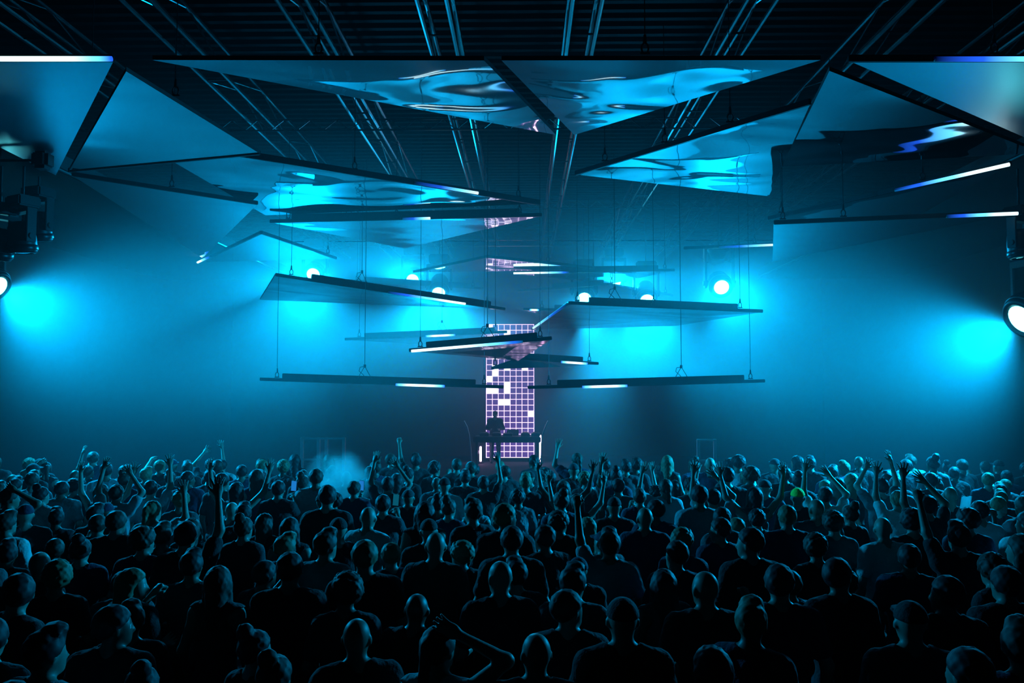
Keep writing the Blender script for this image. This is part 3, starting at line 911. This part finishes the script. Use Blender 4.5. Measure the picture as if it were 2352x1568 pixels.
VARS = {}
def build_variant(key, left, right, hair, sleeve='short', build=(1.0, 1.0), yaw=0.0, pitch=0.0, step=0.0135, seed=0.0, stride=0.03):
    arms = {-1: left, 1: right}
    def body(P):
        d = torso_sdf(P, build)
        d = smin(d, legs_sdf(P, build, 0, stride), 0.04)
        for s in (-1, 1):
            d = smin(d, arm_sdf(P, build, arms[s], s), 0.035)
        d = smin(d, cone(P, (0, -0.02, 1.45), (0, 0.002, 1.60), 0.058, 0.052), 0.03)
        return smin(d, head_sdf(P, yaw, pitch), 0.02)
    up = any(a in ('up', 'upout', 'upin', 'fistup', 'wave', 'onhead', 'point') for a in arms.values())
    lo, hi = (-0.52, -0.24, -0.02), (0.52, 0.52 if 'point' in arms.values() or 'phone' in arms.values() else 0.30, 2.05 if up else 1.82)
    V, Q = nets(body, lo, hi, step)
    for s in (-1, 1):
        el, wr, hp = POSES[arms[s]]
        E, W = Vector(sidept(el, s)), Vector(sidept(wr, s))
        off = s * SH * (build[0] - 1)
        E.x += off; W.x += off
        z = (W - E).normalized()
        y = Vector((-0.4 * s, 1, 0)) if arms[s] != 'down' else Vector((-s, 0.3, 0))
        y = (y - z * y.dot(z)).normalized()
        x = y.cross(z)
        M = np.array(Matrix((x, y, z)).transposed())
        hv, hq = HANDS[hp, s]
        hv = hv @ M.T + np.array(W + z * 0.012)
        Q = np.concatenate([Q, hq + len(V)]); V = np.concatenate([V, hv])
    me = np_mesh('body', V, Q)
    me.materials.append(M_SKIN[0]); me.materials.append(M_EYE)
    cen = V[Q].mean(1)
    C = head_frame([cen[:, 0], cen[:, 1], cen[:, 2]], yaw, pitch)
    mi = np.zeros(len(me.polygons), np.int32)
    if len(mi) == len(cen):
        for s in (-1, 1):
            mi[(C[0] - s * 0.032) ** 2 + (C[1] - 0.080) ** 2 + (C[2] - 1.647) ** 2 < 0.0125 ** 2] = 1
        me.polygons.foreach_set('material_index', mi)
    parts = {'body': me}
    # top
    def top(P):
        inf = 0.016
        d = torso_sdf(P, build, inf)
        for s in (-1, 1):
            if sleeve == 'short':
                d = smin(d, arm_sdf(P, build, arms[s], s, 0.62, 0, 0.017), 0.03)
            elif sleeve == 'long':
                d = smin(d, arm_sdf(P, build, arms[s], s, 1, 0.92, 0.013), 0.03)
        d = d + lump(P, 0.006, 34, seed) + lump(P, 0.0035, 71, seed + 2)
        d = smax(d, 0.86 - P[2], 0.01)
        if sleeve == 'none':
            d = smax(d, 0.075 - np.sqrt((np.abs(P[0]) - 0.215 * build[0]) ** 2 + (P[1] * 0.3) ** 2 + (P[2] - 1.40) ** 2), 0.01)
        return smax(d, 0.088 - np.sqrt(P[0] ** 2 + (P[1] - 0.015) ** 2 + ((P[2] - 1.535) * 0.9) ** 2), 0.008)
    V, Q = nets(top, (-0.52, -0.24, 0.82), (0.52, 0.52 if 'point' in arms.values() or 'phone' in arms.values() else 0.30, hi[2]), step)
    parts['top'] = np_mesh('top', V, Q); parts['top'].materials.append(TOPS['black'])
    def trousers(P):
        d = smin(legs_sdf(P, build, 0.016, stride), ell(P, (0, -0.01, 0.95), (0.172 * build[0] + .014, 0.125 * build[1] + .014, 0.13)), 0.03)
        d = d + lump(P, 0.005, 40, seed)
        d = smax(d, P[2] - 0.99, 0.01)
        return smax(d, 0.06 - P[2], 0.01)
    V, Q = nets(trousers, (-0.3, -0.24, 0.02), (0.3, 0.24, 1.02), 0.022)
    parts['trousers'] = np_mesh('trousers', V, Q); parts['trousers'].materials.append(M_TROUSER)
    for s in (-1, 1):
        an = (s * 0.125, -0.02 + s * stride * .6)
        V, Q = nets(lambda P: smax(smin(ell(P, (an[0], an[1] + 0.055, 0.045), (0.056, 0.140, 0.055)), cone(P, (an[0], an[1], 0.06), (an[0], an[1], 0.12), 0.055, 0.055), 0.02), -P[2] + 0.002, 0.004),
                    (an[0] - 0.08, an[1] - 0.12, -0.02), (an[0] + 0.08, an[1] + 0.22, 0.20), 0.02)
        parts['shoe%d' % s] = np_mesh('shoe', V, Q); parts['shoe%d' % s].materials.append(M_SHOE)
    if hair != 'bald':
        h = hair
        V, Q = nets(lambda P: hair_sdf(P, h, yaw, pitch, seed), (-0.2, -0.26, 1.30), (0.2, 0.22, 1.86), 0.0115)
        nm = 'cap' if hair == 'cap' else 'hair'
        parts[nm] = np_mesh(nm, V, Q); parts[nm].materials.append(M_HAIR[0])
    VARS[key] = dict(parts=parts, left=left, right=right, hair=hair, sleeve=sleeve)
V_SPEC = [
    ('a', 'down', 'down', 'short', 'short', (1.06, 1.0), 0.15, 0.0), ('b', 'bent', 'bent', 'quiff', 'short', (1.0, 1.0), -0.25, 0.0),
    ('c', 'down', 'bent', 'long', 'none', (0.88, 0.92), 0.2, 0.05), ('d', 'bent', 'down', 'curly', 'short', (0.95, 1.0), -0.5, 0.0),
    ('e', 'down', 'down', 'bun', 'short', (0.88, 0.92), -0.2, 0.0), ('f', 'bent', 'down', 'bald', 'short', (1.06, 1.08), 0.3, 0.0),
    ('g', 'down', 'bent', 'cap', 'long', (1.05, 1.0), 0.0, 0.05), ('h', 'bent', 'bent', 'short', 'long', (1.02, 1.05), 0.9, 0.0),
    ('i', 'down', 'up', 'short', 'short', (0.98, 1.0), 0.1, 0.1), ('j', 'upout', 'upout', 'long', 'none', (0.88, 0.92), 0.0, 0.1),
    ('k', 'up', 'upin', 'short', 'short', (0.98, 1.0), 0.0, 0.1), ('l', 'bent', 'fistup', 'quiff', 'short', (1.0, 1.0), 0.0, 0.1),
    ('m', 'bent', 'onhead', 'ponytail', 'none', (0.88, 0.92), -0.3, 0.0), ('n', 'wave', 'down', 'ponytail', 'short', (0.9, 0.94), 0.3, 0.05),
    ('o', 'down', 'phone', 'short', 'short', (1.0, 1.0), 0.0, 0.0), ('p', 'point', 'down', 'short', 'short', (1.0, 1.0), -0.3, 0.0),
    ('q', 'phone', 'bent', 'long', 'short', (0.9, 0.94), -1.0, 0.0), ('dj', 'bent', 'bent', 'cap', 'long', (1.08, 1.05), 0.1, -0.25)]
for n_, (k_, l_, r_, h_, s_, b_, y_, p_) in enumerate(V_SPEC):
    build_variant(k_, l_, r_, h_, s_, b_, y_, p_, seed=n_ * 1.7)

def person(key, loc, rot, label, top='black', hairc=0, skin=0, scale=1.0, flip=False, group='crowd on the dance floor', wide=1.0, capc=None):
    e = empty('person', loc, label, 'person', group, (0, 0, rot))
    e.scale = (-scale * wide if flip else scale * wide, scale * wide, scale)
    for n, me in VARS[key]['parts'].items():
        o = bpy.data.objects.new('shoe' if n.startswith('shoe') else {'top': 'shirt'}.get(n, n), me)
        COL.objects.link(o); o.parent = e
        m = {'top': TOPS[top], 'body': M_SKIN[skin], 'hair': M_HAIR[hairc], 'cap': TOPS[capc or 'black']}.get(n)
        if m is not None:
            o.material_slots[0].link = 'OBJECT'
            o.material_slots[0].material = m
    return e

# ---- the performer
dp = PD(1137, 943, 27.9)
person('dj', (dp.x, 28.02, STZ), math.pi, 'performer in dark clothes and cap standing behind the table before the screen', 'charcoal', scale=(dp.z - STZ) / 1.775, group=None)

# ---- people one can single out. head-top pixel, height, variant, facing, shirt, hair, skin, flip, label
KNOWN = [
    (1175, 1208, 1.82, 'a', 0.0, 'charcoal', 0, 0, 0, 'broad-shouldered man in dark T-shirt straight below the screen, arms hanging'),
    (1000, 1222, 1.80, 'f', 0.2, 'grey', 0, 0, 0, 'bald man in grey T-shirt one place left of the man below the screen'),
    (748, 1213, 1.80, 'b', 0.25, 'pale', 1, 0, 0, 'man with swept-up hair in pale shirt, shoulders catching blue light'),
    (612, 1268, 1.80, 'a', -0.1, 'black', 0, 1, 1, 'dark short-haired man in black T-shirt in front of the pale-shirted man'),
    (428, 1196, 1.84, 'i', 0.0, 'black', 0, 0, 0, 'tall dark man with his right hand raised open at the left of the crowd'),
    (330, 1208, 1.74, 'd', -0.1, 'navy', 1, 0, 0, 'curly-haired person left of the tall man with a raised hand'),
    (305, 1306, 1.66, 'q', 0.3, 'black', 2, 0, 0, 'fair long-haired person looking aside, hair top lit, front rows at left'),
    (556, 1300, 1.70, 'c', 0.1, 'grey', 1, 0, 0, 'long-haired person in sleeveless grey top, one shoulder lit, behind the man in black'),
    (1620, 1312, 1.80, 'f', 0.0, 'charcoal', 0, 1, 0, 'bald man with a glint on his head, front rows right of centre'),
    (1790, 1296, 1.82, 'a', 0.1, 'navy', 0, 0, 1, 'broad man in navy T-shirt right of the bald man with the glint'),
    (1925, 1282, 1.80, 'h', -0.1, 'black', 0, 1, 1, 'man in dark long sleeves right of the broad man in navy'),
    (2090, 1378, 1.80, 'g', 0.1, 'grey', 0, 0, 0, 'person in dark cap and grey long sleeves, front right of the crowd'),
    (824, 1442, 1.70, 'f', -0.3, 'black', 0, 1, 1, 'bald head at the bottom of the photo left of centre'),
    (716, 1476, 1.66, 'e', 0.1, 'black', 1, 0, 0, 'person with hair bun at the bottom of the photo, left of the bald head'),
    (1218, 1452, 1.70, 'f', 0.0, 'black', 0, 0, 0, 'shining shaven head at the bottom centre of the photo'),
    (955, 1432, 1.72, 'm', 0.2, 'white', 1, 0, 0, 'person in white sleeveless top with hand on head, bottom centre'),
    (1436, 1376, 1.84, 'g', 0.0, 'black', 0, 0, 1, 'big person in black cap and wide black sleeves, front right of centre'),
    (1604, 1478, 1.68, 'c', -0.2, 'pale', 0, 0, 0, 'long-haired person in pale sleeveless top at the bottom right of centre'),
    (40, 1318, 1.80, 'h', 0.4, 'black', 0, 0, 0, 'man in black long sleeves cut by the left photo edge, front rows'),
    (105, 1436, 1.76, 'b', 0.3, 'pale', 0, 0, 0, 'man in pale shirt in the bottom left corner'),
    (2310, 1300, 1.78, 'a', 0.0, 'black', 0, 0, 0, 'short-haired man in black at the right photo edge, front rows'),
    (2345, 1420, 1.80, 'b', 0.2, 'navy', 1, 0, 0, 'man in navy T-shirt in the bottom right corner'),
    (560, 1180, 1.72, 'e', 0.1, 'charcoal', 1, 0, 0, 'person with hair bun right beside the raised open hand at left'),
    (1400, 1212, 1.78, 'l', 0.0, 'pale', 0, 1, 1, 'person in pale T-shirt punching one fist high right of the screen'),
    (2200, 1196, 1.80, 'l', 0.0, 'black', 0, 0, 1, 'person in black punching one fist up at the right of the crowd'),
    (752, 1114, 1.90, 'a', 0.0, 'black', 0, 0, 0, 'tall dark-haired man rising above the others beside the smoke puff'),
    (985, 1190, 1.74, 'g', -0.2, 'charcoal', 0, 0, 0, 'person in a cap behind the bald man in grey'),
    (845, 1164, 1.76, 'f', 0.4, 'white', 0, 0, 0, 'bald person in white T-shirt right of the tall man by the smoke'),
    (1606, 1114, 1.86, 'a', 0.0, 'pale', 0, 1, 0, 'tall man in pale T-shirt rising above the middle rows at right'),
    (1722, 1212, 1.82, 'h', -0.1, 'black', 0, 0, 0, 'man with large dark head in black long sleeves, middle rows at right'),
    (1875, 1146, 1.76, 'f', 0.1, 'grey', 0, 1, 0, 'round bald head rimmed with light in the middle rows at right'),
    (2028, 1188, 1.74, 'f', -0.2, 'white', 0, 0, 1, 'bald person in white top with bright shoulders, right of centre crowd'),
    (2096, 1166, 1.78, 'd', 0.1, 'charcoal', 0, 0, 0, 'curly dark head right of the bald person in white'),
    (1802, 1118, 1.74, 'g', 0.3, 'charcoal', 0, 0, 0, 'person in a neon green cap in the far rows at right'),
    (628, 1104, 1.74, 'o', 0.0, 'black', 0, 0, 0, 'person holding up a lit phone left of the smoke puff'),
    (836, 1102, 1.70, 'o', 0.2, 'navy', 1, 0, 1, 'person holding a glowing phone right of the smoke puff'),
    (880, 1136, 1.72, 'o', 0.0, 'charcoal', 0, 0, 0, 'person with a phone lit pale in front, nearer than the smoke puff'),
    (275, 1110, 1.72, 'k', 0.0, 'pale', 1, 0, 0, 'person reaching both bare arms up in the far rows at left'),
    (240, 1112, 1.68, 'j', 0.1, 'grey', 1, 0, 0, 'long-haired person spreading both arms up at the far left rows'),
    (335, 1104, 1.72, 'i', 0.0, 'pale', 0, 0, 0, 'person stretching one lit arm straight up, far rows at left'),
    (352, 1150, 1.70, 'n', 0.0, 'white', 2, 0, 1, 'person in white waving one curved arm at left'),
    (556, 1106, 1.74, 'j', 0.0, 'pale', 0, 0, 0, 'person with both arms spread high in front of the far left haze'),
    (870, 1096, 1.72, 'k', 0.1, 'grey', 0, 0, 0, 'person with both arms high right of the smoke puff, far rows'),
    (1110, 1092, 1.68, 'i', 0.0, 'black', 0, 1, 0, 'person raising one open hand before the left table leg'),
    (1420, 1098, 1.72, 'i', 0.0, 'grey', 0, 0, 1, 'person raising one thin arm in the far rows right of the stage'),
    (1528, 1100, 1.72, 'n', 0.1, 'pale', 1, 0, 0, 'person waving one arm in the far rows right of the stage'),
    (1660, 1122, 1.72, 'k', -0.1, 'pale', 0, 0, 0, 'person clapping both hands overhead, far rows right'),
    (1755, 1118, 1.74, 'j', 0.0, 'grey', 0, 0, 0, 'person holding both arms wide above the far right rows'),
    (1880, 1118, 1.72, 'k', 0.1, 'white', 0, 0, 0, 'person in white reaching both arms up, right of the green cap'),
    (2062, 1126, 1.72, 'i', 0.0, 'white', 2, 0, 1, 'person in white stretching one bright arm up at far right'),
    (2250, 1150, 1.72, 'o', 0.0, 'white', 0, 0, 0, 'person holding up a white sheet of paper at far right'),
    (15, 1172, 1.74, 'b', 0.0, 'white', 1, 0, 0, 'person in white shirt cut by the left photo edge, far rows'),
    (95, 1112, 1.72, 'e', 0.2, 'white', 0, 0, 0, 'person in white with hair bun in the far left rows'),
    (2318, 1172, 1.74, 'h', 0.3, 'white', 0, 0, 0, 'person in white long sleeves at the right photo edge, middle rows'),
    (1915, 1172, 1.72, 'd', 0.0, 'grey', 1, 0, 0, 'curly-haired person with lit curls in the middle rows at right'),
    (2260, 1168, 1.74, 'd', 0.2, 'navy', 0, 0, 1, 'person with big round dark hair near the right photo edge'),
]
HEADZ = {'short': 1.775, 'quiff': 1.80, 'long': 1.775, 'curly': 1.80, 'bun': 1.81, 'bald': 1.762, 'cap': 1.775, 'ponytail': 1.775}
placed = []
HAND_AT = {}
SPOT = [PZ(k[0], k[1], k[2]) for k in KNOWN]
for it in range(60):            # nobody stands inside a neighbour
    for i in range(len(SPOT)):
        for j in range(i):
            dv = Vector((SPOT[i].x - SPOT[j].x, SPOT[i].y - SPOT[j].y, 0))
            L = dv.length
            if L < 0.52:
                dv = dv / max(L, 1e-4) * (0.52 - L) * 0.5
                SPOT[i] += dv; SPOT[j] -= dv
for (px, py, hgt, key, rot, top, hc, sk, fl, lab), p in zip(KNOWN, SPOT):
    sc = hgt / HEADZ[VARS[key]['hair']]
    e = person(key, (p.x, p.y, 0), -rot, lab, top, hc, sk, sc, bool(fl), group='crowd on the dance floor', capc='green' if 'green cap' in lab and 'neon' in lab else None)
    placed.append((p.x, p.y))
    HAND_AT[lab] = e
NK = len(placed)

# ---- the rest of the crowd, packed like a dance floor
rr = random.Random(5)
MAXP = 298
cands = []
tries = 0
while len(placed) + 1 < MAXP and tries < 60000:
    tries += 1
    d = math.sqrt(rr.uniform(3.3 ** 2, 14.6 ** 2))
    x = rr.uniform(-0.70, 0.70) * d
    if abs(x) > 10.6: continue
    md = 0.50 if d < 9 else 0.53
    if any((x - a) ** 2 + (d - b) ** 2 < md * md for a, b in placed): continue
    # keep the view of the singled-out people free
    hgt = min(1.90, max(1.52, rr.gauss(1.71, 0.075)))
    t = to_px((x, d, hgt))
    bad = False
    for (a, b), kn in zip(placed[:NK], KNOWN):
        if b > d and abs(t[0] - kn[0]) < 0.20 * FPX / d + 10 and t[1] < kn[1] + 0.22 * FPX / b and b - d < 3.5:
            bad = True; break
    if bad: continue
    placed.append((x, d)); cands.append((x, d, hgt, t))
MARKS = [(130, 'at the left photo edge'), (330, 'under the left lamp heads'), (520, 'left of the lowest left panel'), (700, 'below the lowest left panel tip'), (900, 'below the smoke puff'),
         (1080, 'left of the performer table'), (1240, 'below the screen'), (1420, 'right of the performer table'), (1600, 'below the lowest right panel'),
         (1780, 'below the lowest right panel tip'), (2000, 'below the broad right panel'), (2200, 'towards the right photo edge'), (9999, 'at the right photo edge')]
HN = {'short': 'short-haired', 'quiff': 'quiff-haired', 'long': 'long-haired', 'curly': 'curly-haired', 'bun': 'bun-haired', 'bald': 'bald', 'cap': 'capped', 'ponytail': 'ponytailed'}
AN = {'i': ', arm up', 'j': ', arms spread', 'k': ', arms up', 'l': ', fist up', 'm': ', hand on head', 'n': ', waving', 'p': ', pointing'}
BASE = ['a', 'b', 'c', 'd', 'e', 'f', 'g', 'h', 'a', 'b', 'd', 'o']
ARMS = ['i', 'k', 'l', 'm', 'n', 'p', 'j']
made = {}
for (x, d, hgt, t) in sorted(cands):
    far = d > 10.2
    key = rr.choice(ARMS) if rr.random() < (0.16 if far else 0.05 if d > 7 else 0.0) else rr.choice(BASE)
    if 1070 < t[0] < 1270 and key in ARMS: key = 'a'
    top = rr.choice(['black', 'black', 'black', 'charcoal', 'charcoal', 'navy', 'navy', 'black', 'charcoal', 'charcoal', 'black', 'grey', 'grey', 'pale', 'white'] if d > 8.5 else ['black', 'black', 'charcoal', 'navy', 'charcoal', 'grey'])
    v = VARS[key]
    mark = next(m for lim, m in MARKS if t[0] < lim)
    row = 'nearest rows' if d < 5.6 else 'front rows' if d < 7.6 else 'middle rows' if d < 10.2 else 'far rows'
    if d > 12.4: row = 'farthest rows'
    lab = '%s person in %s%s, %s %s' % (HN[v['hair']], top, AN.get(key, ''), row, mark)
    gr = None
    e = person(key, (x, d, 0), rr.gauss(0, 0.28) - x * 0.02, lab, top, rr.choice([0, 0, 0, 1, 1, 2]), rr.choice([0, 0, 0, 1, 1, 2]), hgt / HEADZ[v['hair']], rr.random() < 0.5, gr or 'crowd on the dance floor', rr.uniform(0.95, 1.05), rr.choice(['black', 'black', 'navy', 'charcoal']))
    made.setdefault(lab, []).append((t, e))
ORD = ['leftmost', 'second', 'third', 'fourth', 'fifth', 'sixth']
for lab, L in made.items():
    if len(L) > 1:
        L.sort(key=lambda q: q[0][0])
        for i, (t, e) in enumerate(L):
            e['label'] = lab + ', ' + ('left' if i == 0 else 'right') if len(L) == 2 else lab + ', ' + ORD[min(i, 5)]

# ================================================================== THINGS HELD UP, SMOKE
bpy.context.view_layer.update()
def phone(lab_person, lab, color, strength, paper=False):
    e0 = HAND_AT[lab_person]
    key_side = 1
    wr = POSES['phone'][1]
    el = POSES['phone'][0]
    W = Vector(wr); z = (W - Vector(el)).normalized()
    loc = e0.matrix_world @ (W + z * 0.14 + Vector((0, 0.035, 0.03)))
    t = empty('paper_sheet' if paper else 'mobile_phone', loc, lab, 'paper' if paper else 'phone', None if paper else 'phones held up in the crowd')
    t.rotation_euler = (0.15, 0.1, e0.rotation_euler.z)
    if paper:
        bm = bmesh.new()
        bmesh.ops.create_grid(bm, x_segments=6, y_segments=8, size=0.5, matrix=Matrix.Diagonal((0.12, 0.18, 1, 1)))
        for v in bm.verts:
            v.co = Vector((v.co.x, 0.02 * math.cos(v.co.x * 14), v.co.y + 0.07))
        g = bmesh.ops.solidify(bm, geom=list(bm.faces), thickness=0.0015)
        link('sheet', fin(bm, 'sheet', True), mat('white_paper', (0.8, 0.8, 0.8), 0.8, noise=0.05), t)
        return
    link('case', box_me('case', (0, 0, 0.04), (0.076, 0.009, 0.152), 0.004), M_BLACK, t)
    link('screen', box_me('screen', (0, -0.0052, 0.042), (0.070, 0.0012, 0.140)), nosample(mat('screen_glow_%s' % lab[:12], (0.1, 0.1, 0.1), 0.3, emit=color, strength=strength)), t)
phone('person holding up a lit phone left of the smoke puff', 'small phone with bright blue-white screen left of the smoke', (0.02, 0.32, 1.0), 0.55)
phone('person holding a glowing phone right of the smoke puff', 'small phone with pale cyan screen right of the smoke', (0.02, 0.5, 0.8), 0.35)
phone('person with a phone lit pale in front, nearer than the smoke puff', 'dim phone held low, nearer than the smoke', (0.01, 0.4, 0.65), 0.2)
phone('person holding up a white sheet of paper at far right', 'white paper sheet held up at far right', None, 0, True)

# puff of smoke above the far rows
pc = PD(775, 1108, 11.6)
m = bpy.data.materials.new('smoke_puff')
m.use_nodes = True
t = m.node_tree
t.nodes.clear()
out = t.nodes.new('ShaderNodeOutputMaterial')
pv = t.nodes.new('ShaderNodeVolumeScatter')
pv.inputs['Color'].default_value = (1, 1, 1, 1)
pv.inputs['Anisotropy'].default_value = 0.3
tc = t.nodes.new('ShaderNodeTexCoord')
ns = t.nodes.new('ShaderNodeTexNoise'); ns.inputs['Scale'].default_value = 3.2; ns.inputs['Detail'].default_value = 5
t.links.new(tc.outputs['Object'], ns.inputs['Vector'])
ln = t.nodes.new('ShaderNodeVectorMath'); ln.operation = 'LENGTH'
t.links.new(tc.outputs['Object'], ln.inputs[0])
f1 = t.nodes.new('ShaderNodeMapRange')
f1.inputs['From Min'].default_value = 0.10; f1.inputs['From Max'].default_value = 0.52
f1.inputs['To Min'].default_value = 1.0; f1.inputs['To Max'].default_value = 0.0
t.links.new(ln.outputs['Value'], f1.inputs['Value'])
f2 = t.nodes.new('ShaderNodeMapRange')
f2.inputs['From Min'].default_value = 0.40; f2.inputs['From Max'].default_value = 0.62
f2.inputs['To Min'].default_value = 0.1; f2.inputs['To Max'].default_value = 1.0
t.links.new(ns.outputs['Fac'], f2.inputs['Value'])
mu = t.nodes.new('ShaderNodeMath'); mu.operation = 'MULTIPLY'
t.links.new(f1.outputs[0], mu.inputs[0]); t.links.new(f2.outputs[0], mu.inputs[1])
m2 = t.nodes.new('ShaderNodeMath'); m2.operation = 'MULTIPLY'; m2.inputs[1].default_value = 4.0
t.links.new(mu.outputs[0], m2.inputs[0])
t.links.new(m2.outputs[0], pv.inputs['Density'])
t.links.new(pv.outputs[0], out.inputs['Volume'])
bm = bmesh.new()
bmesh.ops.create_icosphere(bm, subdivisions=3, radius=0.52)
for v in bm.verts:
    v.co *= 1 + 0.05 * math.sin(7 * v.co.x + 3) * math.sin(6 * v.co.z) + 0.03 * math.sin(11 * v.co.y)
o = link('smoke_puff', fin(bm, 'smoke_puff', True), m)
o.location = pc
tag(o, 'pale puff of smoke drifting over the heads left of the performer', 'smoke', kind='stuff')
